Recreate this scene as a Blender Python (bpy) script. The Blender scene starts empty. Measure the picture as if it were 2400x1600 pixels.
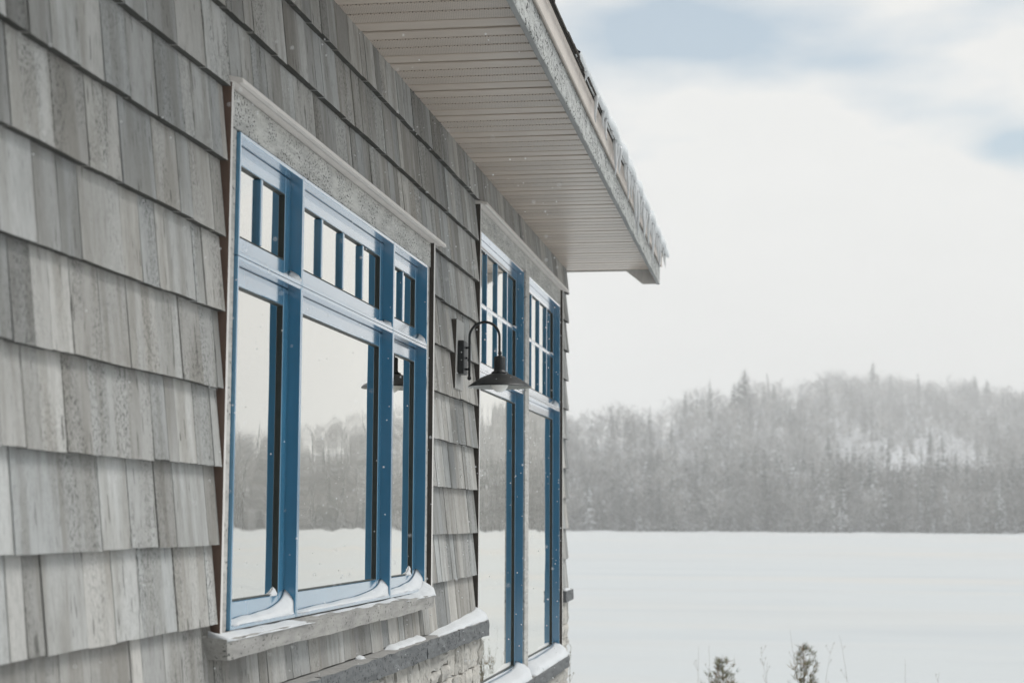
import bpy, bmesh, math, random
import numpy as np
from mathutils import Vector

random.seed(7)
rng = np.random.default_rng(11)
SC = bpy.context.scene
COL = SC.collection
R = math.radians
EYE = 3.2                      # eye height above the frozen lake (lake level is z = 0)

# ------------------------------------------------------------------ camera
cam_d = bpy.data.cameras.new('camera')
cam = bpy.data.objects.new('camera', cam_d)
COL.objects.link(cam)
SC.camera = cam
cam_d.sensor_width = 36.0
cam_d.lens = 59.4
cam_d.clip_start = 0.05
cam_d.clip_end = 6000
PITCH, YAW, ROLL = 5.925, 9.006, 0.269
fw = Vector((-math.sin(R(YAW)) * math.cos(R(PITCH)), math.cos(R(YAW)) * math.cos(R(PITCH)), math.sin(R(PITCH))))
rt0 = Vector((math.cos(R(YAW)), math.sin(R(YAW)), 0))
up0 = rt0.cross(fw)
cr, sr = math.cos(R(ROLL)), math.sin(R(ROLL))
rt = rt0 * cr + up0 * sr
up = up0 * cr - rt0 * sr
from mathutils import Matrix
cam.matrix_world = Matrix(((rt.x, up.x, -fw.x, 1.65), (rt.y, up.y, -fw.y, 0.0), (rt.z, up.z, -fw.z, EYE), (0, 0, 0, 1)))
cam_d.dof.use_dof = True
cam_d.dof.focus_distance = 7.2
cam_d.dof.aperture_fstop = 4.5

# ------------------------------------------------------------------ render settings
SC.render.engine = 'CYCLES'
SC.view_settings.view_transform = 'Standard'
SC.view_settings.look = 'None'
SC.view_settings.exposure = 0.0
SC.view_settings.gamma = 1.0
SC.view_settings.use_curve_mapping = False
cy = SC.cycles
cy.use_denoising = True
cy.use_adaptive_sampling = True
cy.adaptive_threshold = 0.025
try:
    cy.denoiser = 'OPENIMAGEDENOISE'
except Exception:
    pass
cy.max_bounces = 8
cy.diffuse_bounces = 4
cy.glossy_bounces = 4
cy.transmission_bounces = 6
cy.transparent_max_bounces = 12
cy.volume_bounces = 3
cy.sample_clamp_indirect = 4.0
cy.caustics_reflective = False
cy.caustics_refractive = False

# ------------------------------------------------------------------ world: thin winter overcast with blue gaps
SUN_EL, SUN_AZ = 57.0, 68.0      # azimuth measured from +Y towards +X
world = bpy.data.worlds.new('World')
SC.world = world
world.use_nodes = True
wn, wl = world.node_tree.nodes, world.node_tree.links
wn.clear()


def wnode(t, **kw):
    n = wn.new(t)
    for k, v in kw.items():
        setattr(n, k, v)
    return n


def wmath(op, a, b=None, c=None, clamp=False):
    n = wnode('ShaderNodeMath', operation=op, use_clamp=clamp)
    for i, v in enumerate((a, b, c)):
        if v is None:
            continue
        if isinstance(v, (int, float)):
            n.inputs[i].default_value = v
        else:
            wl.new(v, n.inputs[i])
    return n.outputs[0]


tc = wnode('ShaderNodeTexCoord')
sep = wnode('ShaderNodeSeparateXYZ')
wl.new(tc.outputs['Generated'], sep.inputs[0])
az = wmath('MULTIPLY', wmath('ARCTAN2', sep.outputs[0], sep.outputs[1]), 57.2958)
el = wmath('MULTIPLY', wmath('ARCSINE', sep.outputs[2]), 57.2958)
comb = wnode('ShaderNodeCombineXYZ')
wl.new(wmath('MULTIPLY', az, 0.16), comb.inputs[0])
wl.new(wmath('MULTIPLY', el, 0.42), comb.inputs[1])
nz = wnode('ShaderNodeTexNoise')
nz.inputs['Scale'].default_value = 1.0
nz.inputs['Detail'].default_value = 5.0
nz.inputs['Roughness'].default_value = 0.45
wl.new(comb.outputs[0], nz.inputs['Vector'])
nzc = wmath('SUBTRACT', nz.outputs['Fac'], 0.5)
comb2 = wnode('ShaderNodeCombineXYZ')
wl.new(wmath('MULTIPLY', az, 0.035), comb2.inputs[0])
wl.new(wmath('MULTIPLY', el, 0.085), comb2.inputs[1])
comb2.inputs[2].default_value = 4.3
nz2 = wnode('ShaderNodeTexNoise')
nz2.inputs['Scale'].default_value = 1.0
nz2.inputs['Detail'].default_value = 3.0
wl.new(comb2.outputs[0], nz2.inputs['Vector'])


def gap(a0, e0, wa, we, amp):
    """where the deck thins out: a soft bias added to the cloud noise"""
    da = wmath('DIVIDE', wmath('SUBTRACT', az, a0), wa)
    de = wmath('DIVIDE', wmath('SUBTRACT', el, e0), we)
    r2 = wmath('ADD', wmath('MULTIPLY', da, da), wmath('MULTIPLY', de, de))
    return wmath('DIVIDE', amp, wmath('ADD', 1.0, wmath('MULTIPLY', r2, r2)))


open_ = wmath('MULTIPLY', nzc, 2.6)
open_ = wmath('ADD', open_, wmath('MULTIPLY', wmath('SUBTRACT', nz2.outputs['Fac'], 0.5), 1.6))
open_ = wmath('ADD', open_, wmath('MULTIPLY', wmath('MINIMUM', wmath('SUBTRACT', el, 15.5), 1.2), 0.11))
for g in ((-2.6, 16.0, 4.6, 1.1, 0.62), (8.2, 12.0, 1.6, 0.75, 1.05), (3.2, 15.0, 1.6, 0.5, 0.45), (-2.0, 12.9, 1.6, 0.7, 0.25), (4.5, 17.3, 2.2, 0.9, -0.45)):
    open_ = wmath('ADD', open_, gap(*g))
blue = wmath('MULTIPLY', wmath('ADD', open_, 0.22), 1.05, clamp=True)
sky = wnode('ShaderNodeTexSky', sky_type='NISHITA')
sky.sun_disc = False
sky.sun_elevation = R(SUN_EL)
sky.sun_rotation = R(SUN_AZ)
sky.air_density = 1.0
sky.dust_density = 2.0
skys = wnode('ShaderNodeMix', data_type='RGBA', blend_type='MULTIPLY')
skys.inputs['Factor'].default_value = 1.0
wl.new(sky.outputs[0], skys.inputs['A'])
skys.inputs['B'].default_value = (0.080, 0.112, 0.114, 1)
cl = wnode('ShaderNodeMix', data_type='RGBA')
wl.new(wmath('ADD', wmath('MULTIPLY', nzc, 0.7), 0.5, clamp=True), cl.inputs['Factor'])
cl.inputs['A'].default_value = (0.835, 0.840, 0.828, 1)
cl.inputs['B'].default_value = (0.945, 0.940, 0.920, 1)
mx = wnode('ShaderNodeMix', data_type='RGBA')
wl.new(wmath('MULTIPLY', blue, 0.66), mx.inputs['Factor'])
wl.new(cl.outputs['Result'], mx.inputs['A'])
wl.new(skys.outputs['Result'], mx.inputs['B'])
bg = wnode('ShaderNodeBackground')
bg.inputs['Strength'].default_value = 1.0
wl.new(mx.outputs['Result'], bg.inputs['Color'])
wo = wnode('ShaderNodeOutputWorld')
wl.new(bg.outputs[0], wo.inputs['Surface'])

# ------------------------------------------------------------------ sun, veiled by cloud
sd = bpy.data.lights.new('sun', 'SUN')
sd.energy = 2.0
sd.angle = R(24)
sd.color = (1.0, 0.97, 0.93)
sun = bpy.data.objects.new('sun', sd)
COL.objects.link(sun)
sdir = Vector((math.sin(R(SUN_AZ)) * math.cos(R(SUN_EL)), math.cos(R(SUN_AZ)) * math.cos(R(SUN_EL)), math.sin(R(SUN_EL))))
sun.rotation_euler = sdir.to_track_quat('Z', 'Y').to_euler()
sun.location = (10, -10, 30)


# ================================================================== helpers
ORG = {}


def link(name, me, parent=None, org=(0, 0, 0)):
    """me holds world coordinates; the object's origin is put at org"""
    o = bpy.data.objects.new(name, me)
    COL.objects.link(o)
    org = Vector(org)
    if me is not None and org.length > 0:
        me.transform(Matrix.Translation(-org))
    if parent is not None:
        o.parent = parent
        o.location = org - ORG[parent.name]
    else:
        o.location = org
    ORG[o.name] = org
    return o


def mesh(name, v, f, mat=None, smooth=False):
    me = bpy.data.meshes.new(name)
    me.from_pydata([tuple(p) for p in v], [], [tuple(q) for q in f])
    if mat is not None:
        for m in (mat if isinstance(mat, (list, tuple)) else [mat]):
            me.materials.append(m)
    if smooth:
        me.polygons.foreach_set('use_smooth', [True] * len(me.polygons))
    me.update()
    return me


def tag(o, label=None, cat=None, group=None, kind=None):
    if label:
        o['label'] = label
    if cat:
        o['category'] = cat
    if group:
        o['group'] = group
    if kind:
        o['kind'] = kind
    return o


class MB:
    def __init__(s):
        s.v, s.f, s.mi, s.col = [], [], [], []

    def add(s, v, f, mi=0):
        n = len(s.v)
        s.v += [tuple(p) for p in v]
        s.f += [tuple(i + n for i in q) for q in f]
        s.mi += [mi] * len(f)

    def box(s, x0, x1, y0, y1, z0, z1, mi=0, b=0.0):
        """box, chamfered along its four y-running edges and ends when b > 0"""
        if b <= 0:
            s.add([(x0, y0, z0), (x1, y0, z0), (x1, y1, z0), (x0, y1, z0), (x0, y0, z1), (x1, y0, z1), (x1, y1, z1), (x0, y1, z1)],
                  [(0, 3, 2, 1), (4, 5, 6, 7), (0, 1, 5, 4), (1, 2, 6, 5), (2, 3, 7, 6), (3, 0, 4, 7)], mi)
            return
        bm = bmesh.new()
        bmesh.ops.create_cube(bm, size=1.0)
        for q in bm.verts:
            q.co = Vector((x0 + (q.co.x + .5) * (x1 - x0), y0 + (q.co.y + .5) * (y1 - y0), z0 + (q.co.z + .5) * (z1 - z0)))
        bmesh.ops.bevel(bm, geom=bm.edges[:], offset=b, segments=1, affect='EDGES', profile=.5)
        bm.normal_update()
        bm.verts.index_update()
        s.add([q.co[:] for q in bm.verts], [[q.index for q in f.verts] for f in bm.faces], mi)
        bm.free()

    def tube(s, pts, rad, seg=10, mi=0, caps=True):
        rings = []
        n = len(pts)
        pts = [Vector(p) for p in pts]
        rads = rad if isinstance(rad, (list, tuple)) else [rad] * n
        for i, p in enumerate(pts):
            t = (pts[min(i + 1, n - 1)] - pts[max(i - 1, 0)]).normalized()
            a = t.cross(Vector((0.13, 1, 0.07))).normalized()
            b = t.cross(a)
            rings.append([p + (a * math.cos(k * 2 * math.pi / seg) + b * math.sin(k * 2 * math.pi / seg)) * rads[i] for k in range(seg)])
        v = [q for r_ in rings for q in r_]
        f = [(i * seg + k, i * seg + (k + 1) % seg, (i + 1) * seg + (k + 1) % seg, (i + 1) * seg + k) for i in range(n - 1) for k in range(seg)]
        if caps:
            f += [tuple(range(seg))[::-1], tuple((n - 1) * seg + k for k in range(seg))]
        s.add(v, f, mi)

    def lathe(s, c, prof, seg=32, mi=0):
        v = []
        for (r_, z) in prof:
            v += [(c[0] + r_ * math.cos(k * 2 * math.pi / seg), c[1] + r_ * math.sin(k * 2 * math.pi / seg), c[2] + z) for k in range(seg)]
        f = [(i * seg + k, i * seg + (k + 1) % seg, (i + 1) * seg + (k + 1) % seg, (i + 1) * seg + k) for i in range(len(prof) - 1) for k in range(seg)]
        s.add(v, f, mi)

    def build(s, name, mats, parent=None, org=None, smooth=False, col=None):
        mats = mats if isinstance(mats, (list, tuple)) else [mats]
        me = mesh(name, s.v, s.f, mats, smooth)
        if len(mats) > 1:
            me.polygons.foreach_set('material_index', s.mi)
        if col is not None:
            at = me.color_attributes.new('tone', 'FLOAT_COLOR', 'POINT')
            at.data.foreach_set('color', np.asarray(col, dtype=np.float32).ravel())
        if org is None:
            a = np.array(s.v)
            org = ((a[:, 0].min() + a[:, 0].max()) / 2, (a[:, 1].min() + a[:, 1].max()) / 2, a[:, 2].min())
        return link(name, me, parent, org)


def empty(name, loc, parent=None):
    return link(name, None, parent, loc)


# ------------------------------------------------------------------ material toolkit
class Mat:
    def __init__(s, name, rough=0.8, spec=0.5, metallic=0.0):
        s.m = bpy.data.materials.new(name)
        s.m.use_nodes = True
        s.n, s.l = s.m.node_tree.nodes, s.m.node_tree.links
        s.b = s.n['Principled BSDF']
        s.b.inputs['Roughness'].default_value = rough
        s.b.inputs['Specular IOR Level'].default_value = spec
        s.b.inputs['Metallic'].default_value = metallic
        s.geo = s.n.new('ShaderNodeNewGeometry')
        s.bump_prev = None

    def set(s, sock, v):
        if hasattr(v, 'is_linked') or hasattr(v, 'links'):
            s.l.new(v, sock)
        else:
            sock.default_value = v

    def math(s, op, a, b=None, c=None, clamp=False):
        n = s.n.new('ShaderNodeMath')
        n.operation = op
        n.use_clamp = clamp
        for i, v in enumerate((a, b, c)):
            if v is not None:
                s.set(n.inputs[i], v)
        return n.outputs[0]

    def vec(s, scale, src=None, offset=None):
        n = s.n.new('ShaderNodeVectorMath')
        n.operation = 'MULTIPLY'
        s.l.new(src or s.geo.outputs['Position'], n.inputs[0])
        n.inputs[1].default_value = scale
        if offset is None:
            return n.outputs[0]
        m = s.n.new('ShaderNodeVectorMath')
        m.operation = 'ADD'
        s.l.new(n.outputs[0], m.inputs[0])
        s.l.new(offset, m.inputs[1])
        return m.outputs[0]

    def noise(s, vec, scale=1.0, detail=4.0, rough=0.55, dist=0.0):
        n = s.n.new('ShaderNodeTexNoise')
        s.l.new(vec, n.inputs['Vector'])
        n.inputs['Scale'].default_value = scale
        n.inputs['Detail'].default_value = detail
        n.inputs['Roughness'].default_value = rough
        n.inputs['Distortion'].default_value = dist
        return n.outputs['Fac']

    def ramp(s, fac, lo, hi, a=0.0, b=1.0):
        n = s.n.new('ShaderNodeMapRange')
        n.inputs['From Min'].default_value = lo
        n.inputs['From Max'].default_value = hi
        n.inputs['To Min'].default_value = a
        n.inputs['To Max'].default_value = b
        s.l.new(fac, n.inputs['Value'])
        return n.outputs[0]

    def mix(s, fac, a, b, mode='MIX'):
        n = s.n.new('ShaderNodeMix')
        n.data_type = 'RGBA'
        n.blend_type = mode
        s.set(n.inputs['Factor'], fac)
        for k, v in (('A', a), ('B', b)):
            if isinstance(v, tuple):
                n.inputs[k].default_value = v if len(v) == 4 else (*v, 1)
            else:
                s.l.new(v, n.inputs[k])
        return n.outputs['Result']

    def color(s, c):
        if isinstance(c, tuple):
            s.b.inputs['Base Color'].default_value = c if len(c) == 4 else (*c, 1)
        else:
            s.l.new(c, s.b.inputs['Base Color'])

    def bump(s, h, strength=0.3, dist=0.01):
        n = s.n.new('ShaderNodeBump')
        n.inputs['Strength'].default_value = strength
        n.inputs['Distance'].default_value = dist
        s.l.new(h, n.inputs['Height'])
        if s.bump_prev is not None:
            s.l.new(s.bump_prev, n.inputs['Normal'])
        s.bump_prev = n.outputs[0]
        s.l.new(n.outputs[0], s.b.inputs['Normal'])

    def attr(s, name):
        n = s.n.new('ShaderNodeAttribute')
        n.attribute_name = name
        return n


def mat_shingle():
    """weathered grey cedar: each shingle has its own tone and grain offset in the attribute 'tone'"""
    k = Mat('weathered_shingle', 0.92, 0.2)
    at = k.attr('tone')
    sp = k.n.new('ShaderNodeSeparateColor')
    k.l.new(at.outputs['Color'], sp.inputs[0])
    off = k.n.new('ShaderNodeVectorMath')
    off.operation = 'SCALE'
    k.l.new(at.outputs['Color'], off.inputs[0])
    off.inputs['Scale'].default_value = 61.0
    pos = k.vec((1, 1, 1), offset=off.outputs[0])
    streak = k.noise(k.vec((1, 1, .05), pos), 15, 3, .5)       # broad vertical bands
    fine = k.noise(k.vec((1, 1, .045), pos), 190, 4, .7)       # grain lines
    blot = k.noise(k.vec((1, 1, .5), pos), 9, 3, .5)
    speck = k.noise(k.vec((1, 1, .38), pos), 230, 3, .65)
    base = k.mix(sp.outputs[1], (.44, .426, .402), (.418, .427, .425))
    base = k.mix(k.ramp(streak, .44, .62), base, k.mix(1.0, base, (.76, .745, .72), 'MULTIPLY'))
    base = k.mix(k.ramp(blot, .42, .66, 0, .7), base, k.mix(1.0, base, (1.12, 1.12, 1.12), 'MULTIPLY'))
    g = k.ramp(sp.outputs[0], 0, 1, .60, 1.18)
    gc = k.n.new('ShaderNodeCombineColor')
    for i in range(3):
        k.l.new(g, gc.inputs[i])
    base = k.mix(1.0, base, gc.outputs[0], 'MULTIPLY')
    base = k.mix(k.ramp(fine, .50, .68, 0, .48), base, (.17, .165, .155))
    check = k.noise(k.vec((1, 1, .03), pos), 75, 2, .4)
    base = k.mix(k.ramp(check, .69, .70, 0, .7), base, (.07, .068, .06))
    # black mildew peppering, strong on some shingles only
    amt = k.math('MULTIPLY', k.ramp(k.noise(k.vec((1, 1, .25), pos), 11, 2, .5), .38, .58), k.ramp(sp.outputs[2], .15, .75, .15, 1.0), clamp=True)
    dots = k.math('MULTIPLY', k.ramp(speck, .52, .62), amt, clamp=True)
    base = k.mix(k.math('MULTIPLY', dots, .95), base, (.045, .05, .045))
    # shade painted into the downward faces of the butts
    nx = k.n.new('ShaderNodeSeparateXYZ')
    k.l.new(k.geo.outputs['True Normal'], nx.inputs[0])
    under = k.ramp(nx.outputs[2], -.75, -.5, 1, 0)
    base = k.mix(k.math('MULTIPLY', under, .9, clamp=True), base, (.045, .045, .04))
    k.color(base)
    k.bump(fine, .35, .004)
    k.bump(streak, .15, .005)
    return k.m


def mat_speckled(name, c, dark=(.03, .03, .03), dens=.55, rough=.9, big=90):
    """greyed rough-sawn trim board peppered with mildew"""
    k = Mat(name, rough, .25)
    p = k.geo.outputs['Position']
    n1 = k.noise(k.vec((1, .16, 1)), 46, 3)
    n2 = k.noise(k.vec((1, .6, 1)), big, 3, .6)
    n3 = k.noise(k.vec((1, 1, 1)), 6, 3)
    base = k.mix(k.ramp(n1, .35, .7), c, tuple(x * .72 for x in c))
    base = k.mix(k.ramp(n3, .35, .65), base, k.mix(1.0, base, (1.12, 1.12, 1.1), 'MULTIPLY'))
    sp = k.math('MULTIPLY', k.ramp(n2, dens, dens + .05), k.ramp(k.noise(k.vec((1, 1, 1)), 9, 2), .34, .54), clamp=True)
    base = k.mix(k.math('MULTIPLY', sp, .85), base, dark)
    k.color(base)
    k.bump(n1, .3, .004)
    return k.m


def mat_plain(name, c, rough=.6, spec=.5, var=.12, scale=20, stretch=(1, 1, 1), bump=0.0, coat=0.0, coat_rough=.1, coat_ior=1.5, metallic=0.0):
    k = Mat(name, rough, spec, metallic)
    n = k.noise(k.vec(stretch), scale, 4)
    k.color(k.mix(k.ramp(n, .3, .7), tuple(x * (1 - var) for x in c), tuple(min(1, x * (1 + var)) for x in c)))
    if bump:
        k.bump(n, bump, .003)
    if coat:
        k.b.inputs['Coat Weight'].default_value = coat
        k.b.inputs['Coat Roughness'].default_value = coat_rough
        k.b.inputs['Coat IOR'].default_value = coat_ior
    return k.m


def mat_snow(name, bump_scale=8, bump=.25, dist=.02, tint=(.86, .88, .90)):
    k = Mat(name, .75, .3)
    n = k.noise(k.vec((1, 1, 1)), bump_scale, 5, .55)
    n2 = k.noise(k.vec((1, 1, 1)), bump_scale * 14, 2, .6)
    k.color(k.mix(k.ramp(n, .3, .7), tuple(x * .97 for x in tint), tint))
    k.b.inputs['Subsurface Weight'].default_value = 0.0
    k.bump(n, bump, dist)
    k.bump(n2, .35, .003)
    return k.m


def mat_lake():
    k = Mat('wind_packed_snow', .8, .25)
    a = k.noise(k.vec((.012, .05, 1)), 1.0, 5, .55, .6)
    b = k.noise(k.vec((.035, .16, 1)), 1.0, 6, .62, .5)
    c = k.mix(k.ramp(a, .50, .64), (.545, .566, .572), (.575, .565, .543))
    c = k.mix(k.ramp(b, .52, .66, 0, .8), c, (.50, .525, .54))
    k.color(c)
    k.bump(b, .6, .5)
    return k.m


def mat_soffit(name, perf):
    k = Mat(name, .36, .5)
    n = k.noise(k.vec((.4, 6, 1)), 3, 3)
    c = k.mix(k.ramp(n, .3, .7), (.54, .462, .395), (.59, .51, .44))
    if perf:
        v = k.n.new('ShaderNodeTexVoronoi')
        v.feature = 'F1'
        rot = k.n.new('ShaderNodeVectorRotate')
        rot.rotation_type = 'Z_AXIS'
        rot.inputs['Angle'].default_value = .62
        k.l.new(k.geo.outputs['Position'], rot.inputs['Vector'])
        k.l.new(k.vec((105, 105, 0), rot.outputs[0]), v.inputs['Vector'])
        v.inputs['Randomness'].default_value = 0.0
        v.inputs['Scale'].default_value = 1.0
        hole = k.ramp(v.outputs['Distance'], .18, .30, 1, 0)
        c = k.mix(k.math('MULTIPLY', hole, .75, clamp=True), c, (.06, .05, .045))
    k.color(c)
    k.b.inputs['Coat Weight'].default_value = .25
    k.b.inputs['Coat Roughness'].default_value = .25
    return k.m


def mat_glass():
    m = bpy.data.materials.new('coated_window_glass')
    m.use_nodes = True
    n, l = m.node_tree.nodes, m.node_tree.links
    n.clear()
    out = n.new('ShaderNodeOutputMaterial')
    gl = n.new('ShaderNodeBsdfGlossy')
    gl.inputs['Roughness'].default_value = 0.0
    gl.inputs['Color'].default_value = (.98, .965, .925, 1)
    tr = n.new('ShaderNodeBsdfTransparent')
    tr.inputs['Color'].default_value = (.60, .68, .64, 1)
    fr = n.new('ShaderNodeFresnel')
    fr.inputs['IOR'].default_value = 1.5
    mm = n.new('ShaderNodeMath')
    mm.operation = 'MULTIPLY_ADD'
    mm.use_clamp = True
    mm.inputs[1].default_value = 1.15
    mm.inputs[2].default_value = 0.64
    l.new(fr.outputs[0], mm.inputs[0])
    mx_ = n.new('ShaderNodeMixShader')
    l.new(mm.outputs[0], mx_.inputs[0])
    l.new(tr.outputs[0], mx_.inputs[1])
    l.new(gl.outputs[0], mx_.inputs[2])
    # sealed units bow a little: the reflections swim
    geo = n.new('ShaderNodeNewGeometry')
    nz_ = n.new('ShaderNodeTexNoise')
    nz_.inputs['Scale'].default_value = 2.6
    nz_.inputs['Detail'].default_value = 1.0
    l.new(geo.outputs['Position'], nz_.inputs['Vector'])
    bp = n.new('ShaderNodeBump')
    bp.inputs['Strength'].default_value = .16
    bp.inputs['Distance'].default_value = .010
    l.new(nz_.outputs['Fac'], bp.inputs['Height'])
    l.new(bp.outputs[0], gl.inputs['Normal'])
    l.new(mx_.outputs[0], out.inputs['Surface'])
    return m


def mat_ice():
    k = Mat('clear_ice', .12, .5)
    k.color((.88, .90, .91))
    k.b.inputs['Transmission Weight'].default_value = .35
    k.b.inputs['IOR'].default_value = 1.31
    n = k.noise(k.vec((1, 1, .3)), 60, 2)
    k.bump(n, .3, .004)
    return k.m


def mat_flake():
    m = bpy.data.materials.new('snowflake')
    m.use_nodes = True
    n, l = m.node_tree.nodes, m.node_tree.links
    n.clear()
    out = n.new('ShaderNodeOutputMaterial')
    d, t = n.new('ShaderNodeBsdfDiffuse'), n.new('ShaderNodeBsdfTranslucent')
    x = n.new('ShaderNodeMixShader')
    for q in (d, t):
        q.inputs['Color'].default_value = (.95, .96, .97, 1)
    l.new(d.outputs[0], x.inputs[1])
    l.new(t.outputs[0], x.inputs[2])
    l.new(x.outputs[0], out.inputs['Surface'])
    return m


def mat_stone(name, c1, c2, c3):
    k = Mat(name, .9, .3)
    oi = k.n.new('ShaderNodeObjectInfo')
    n = k.noise(k.vec((1, 1, 1)), 14, 5, .6)
    n2 = k.noise(k.vec((1, 1, .5)), 60, 4, .65)
    c = k.mix(oi.outputs['Random'], c1, c2)
    c = k.mix(k.ramp(n, .42, .68), c, c3)
    c = k.mix(k.ramp(n2, .56, .72, 0, .75), c, (.07, .065, .06))
    k.color(c)
    k.bump(n, .6, .02)
    k.bump(n2, .4, .006)
    return k.m


def mat_attr(name, rough=.9, spec=.1):
    k = Mat(name, rough, spec)
    k.color(k.attr('tone').outputs['Color'])
    return k.m


def mat_blue():
    """blue baked enamel under a clear coat that turns mirror-like at grazing angles (Fresnel)"""
    m = mat_plain('blue_enamel', (.055, .228, .380), .35, .4, .07, 5)
    n, l = m.node_tree.nodes, m.node_tree.links
    out = n['Material Output']
    pb = n['Principled BSDF']
    gl = n.new('ShaderNodeBsdfGlossy')
    gl.inputs['Roughness'].default_value = .11
    gl.inputs['Color'].default_value = (.97, .98, 1, 1)
    fr = n.new('ShaderNodeFresnel')
    fr.inputs['IOR'].default_value = 1.5
    mm = n.new('ShaderNodeMath')
    mm.operation = 'MULTIPLY'
    mm.use_clamp = True
    mm.inputs[1].default_value = 2.5
    l.new(fr.outputs[0], mm.inputs[0])
    mx_ = n.new('ShaderNodeMixShader')
    l.new(mm.outputs[0], mx_.inputs[0])
    l.new(pb.outputs[0], mx_.inputs[1])
    l.new(gl.outputs[0], mx_.inputs[2])
    l.new(mx_.outputs[0], out.inputs['Surface'])
    return m


M = dict(
    shingle=mat_shingle(),
    sheath=mat_plain('dark_sheathing', (.035, .035, .033), .9, .2),
    trim=mat_speckled('greyed_trim_board', (.50, .49, .47), dens=.60),
    head=mat_speckled('mildewed_head_board', (.54, .535, .515), dens=.545, big=120),
    trim_light=mat_plain('pale_trim_edge', (.68, .655, .63), .7, .3, .10, 40, (1, 1, .2)),
    brown=mat_plain('bare_cedar_edge', (.15, .102, .080), .85, .2, .2, 30, (1, 1, .2)),
    dark_edge=mat_plain('dark_cedar_edge', (.060, .052, .045), .8, .25, .2, 30, (1, 1, .2)),  # darker tone, given only to sides facing the viewer
    flash=mat_plain('beige_metal_flashing', (.74, .70, .665), .5, .4, .05, 10),
    blue=mat_blue(),
    gasket=mat_plain('dark_glazing_gasket', (.030, .038, .034), .5, .4, .1, 30),
    glass=mat_glass(),
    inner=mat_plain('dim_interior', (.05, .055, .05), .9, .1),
    sill=mat_speckled('rough_sawn_sill', (.37, .36, .345), dens=.60),
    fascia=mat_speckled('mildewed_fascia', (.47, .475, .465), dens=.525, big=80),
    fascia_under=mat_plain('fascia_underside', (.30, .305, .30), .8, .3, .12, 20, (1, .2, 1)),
    soffit=mat_soffit('soffit_metal', False),
    soffit_perf=mat_soffit('soffit_metal_perforated', True),
    drip=mat_plain('beige_fascia_metal', (.56, .50, .45), .5, .4, .05, 8),
    roofing=mat_plain('asphalt_shingle', (.09, .083, .076), .95, .2, .4, 200, bump=.4),
    ledge=mat_speckled('blue_grey_ledge_stone', (.165, .172, .178), (.03, .03, .03), .56),
    ledge_top=mat_plain('ledge_top_stone', (.30, .295, .285), .9, .2, .15, 40),
    stone=mat_stone('split_field_stone', (.50, .475, .43), (.40, .385, .36), (.56, .54, .50)),
    mortar=mat_plain('mortar', (.16, .15, .14), .95, .1, .2, 40),
    snow=mat_snow('fresh_snow', 22, .45, .012, (.68, .70, .72)),
    bank=mat_snow('snow_bank', .9, .3, .12, (.68, .70, .71)),
    lake=mat_lake(),
    hill=mat_snow('hill_snow', .05, .3, .5, (.56, .57, .59)),
    ice=mat_ice(),
    flake=mat_flake(),
    icy=mat_plain('icy_crust', (.66, .685, .695), .35, .5, .08, 30, bump=.3),
    lamp=mat_plain('black_bronze_metal', (.011, .014, .015), .45, .5, .25, 30),
    lamp_in=mat_plain('lamp_inside_painted_reflection', (.30, .31, .30), .5, .5),  # lighter grey paints in the reflection inside the lamp shade
    bulb=mat_plain('frosted_bulb', (.86, .85, .81), .12, .5, .03),
    tree=mat_attr('tree_bark_and_needles'),
    cedar=mat_attr('cedar_sprays'),
)

# ================================================================== the setting
# frozen lake, one sheet far beyond the shores
def grid(xs, ys, zf):
    v = [(x, y, zf(x, y)) for y in ys for x in xs]
    nx = len(xs)
    f = [(j * nx + i, j * nx + i + 1, (j + 1) * nx + i + 1, (j + 1) * nx + i) for j in range(len(ys) - 1) for i in range(nx - 1)]
    return v, f


v, f = grid(np.linspace(-1100, 1300, 25), np.linspace(-700, 1500, 23), lambda x, y: 0.0)
tag(link('lake', mesh('lake', v, f, M['lake'])), 'wide frozen lake under wind packed snow', kind='structure')


def sstep(t):
    t = max(0.0, min(1.0, t))
    return t * t * (3 - 2 * t)


def bank_z(x, y):
    dx = max(-16 - x, 0, x - 7)
    dy = max(-30 - y, 0, y - 13.3)
    r_ = math.hypot(dx, dy)
    return 1.22 * (1 - sstep(r_ / 13.5)) - .02 * r_ / 13.5 - .05 * sstep(r_ / 13.5) + .06 * math.sin(x * .9 + y * .35) * math.sin(y * .6 + 1.1) * (1 - sstep(r_ / 14))


xs = sorted(set(list(np.linspace(-34, 24, 70)) + list(np.linspace(-1, 5, 24))))
v, f = grid(xs, np.linspace(-45, 31, 110), bank_z)
tag(link('snow_ground', mesh('snow_ground', v, f, M['bank'], True)), 'snow covered bank falling from the house to the lake', kind='structure')

# hill beyond the lake, in polar steps round the viewpoint
AZ_T = [-60, -30, -12, -7, -5, -3.5, -1.1, .9, 2, 3.1, 5.8, 7.2, 7.9, 9.9, 13, 15, 17.6, 25, 40, 75]
EL_T = [2.0, 2.8, 3.4, 3.55, 3.5, 4.0, 4.3, 4.6, 4.9, 4.7, 4.5, 4.15, 4.0, 3.8, 3.55, 3.0, 2.95, 2.6, 2.2, 1.8]
RR_T = [600, 600, 600, 600, 600, 620, 700, 820, 900, 930, 930, 900, 870, 790, 680, 640, 620, 600, 600, 600]
SH0 = 395.0


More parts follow.
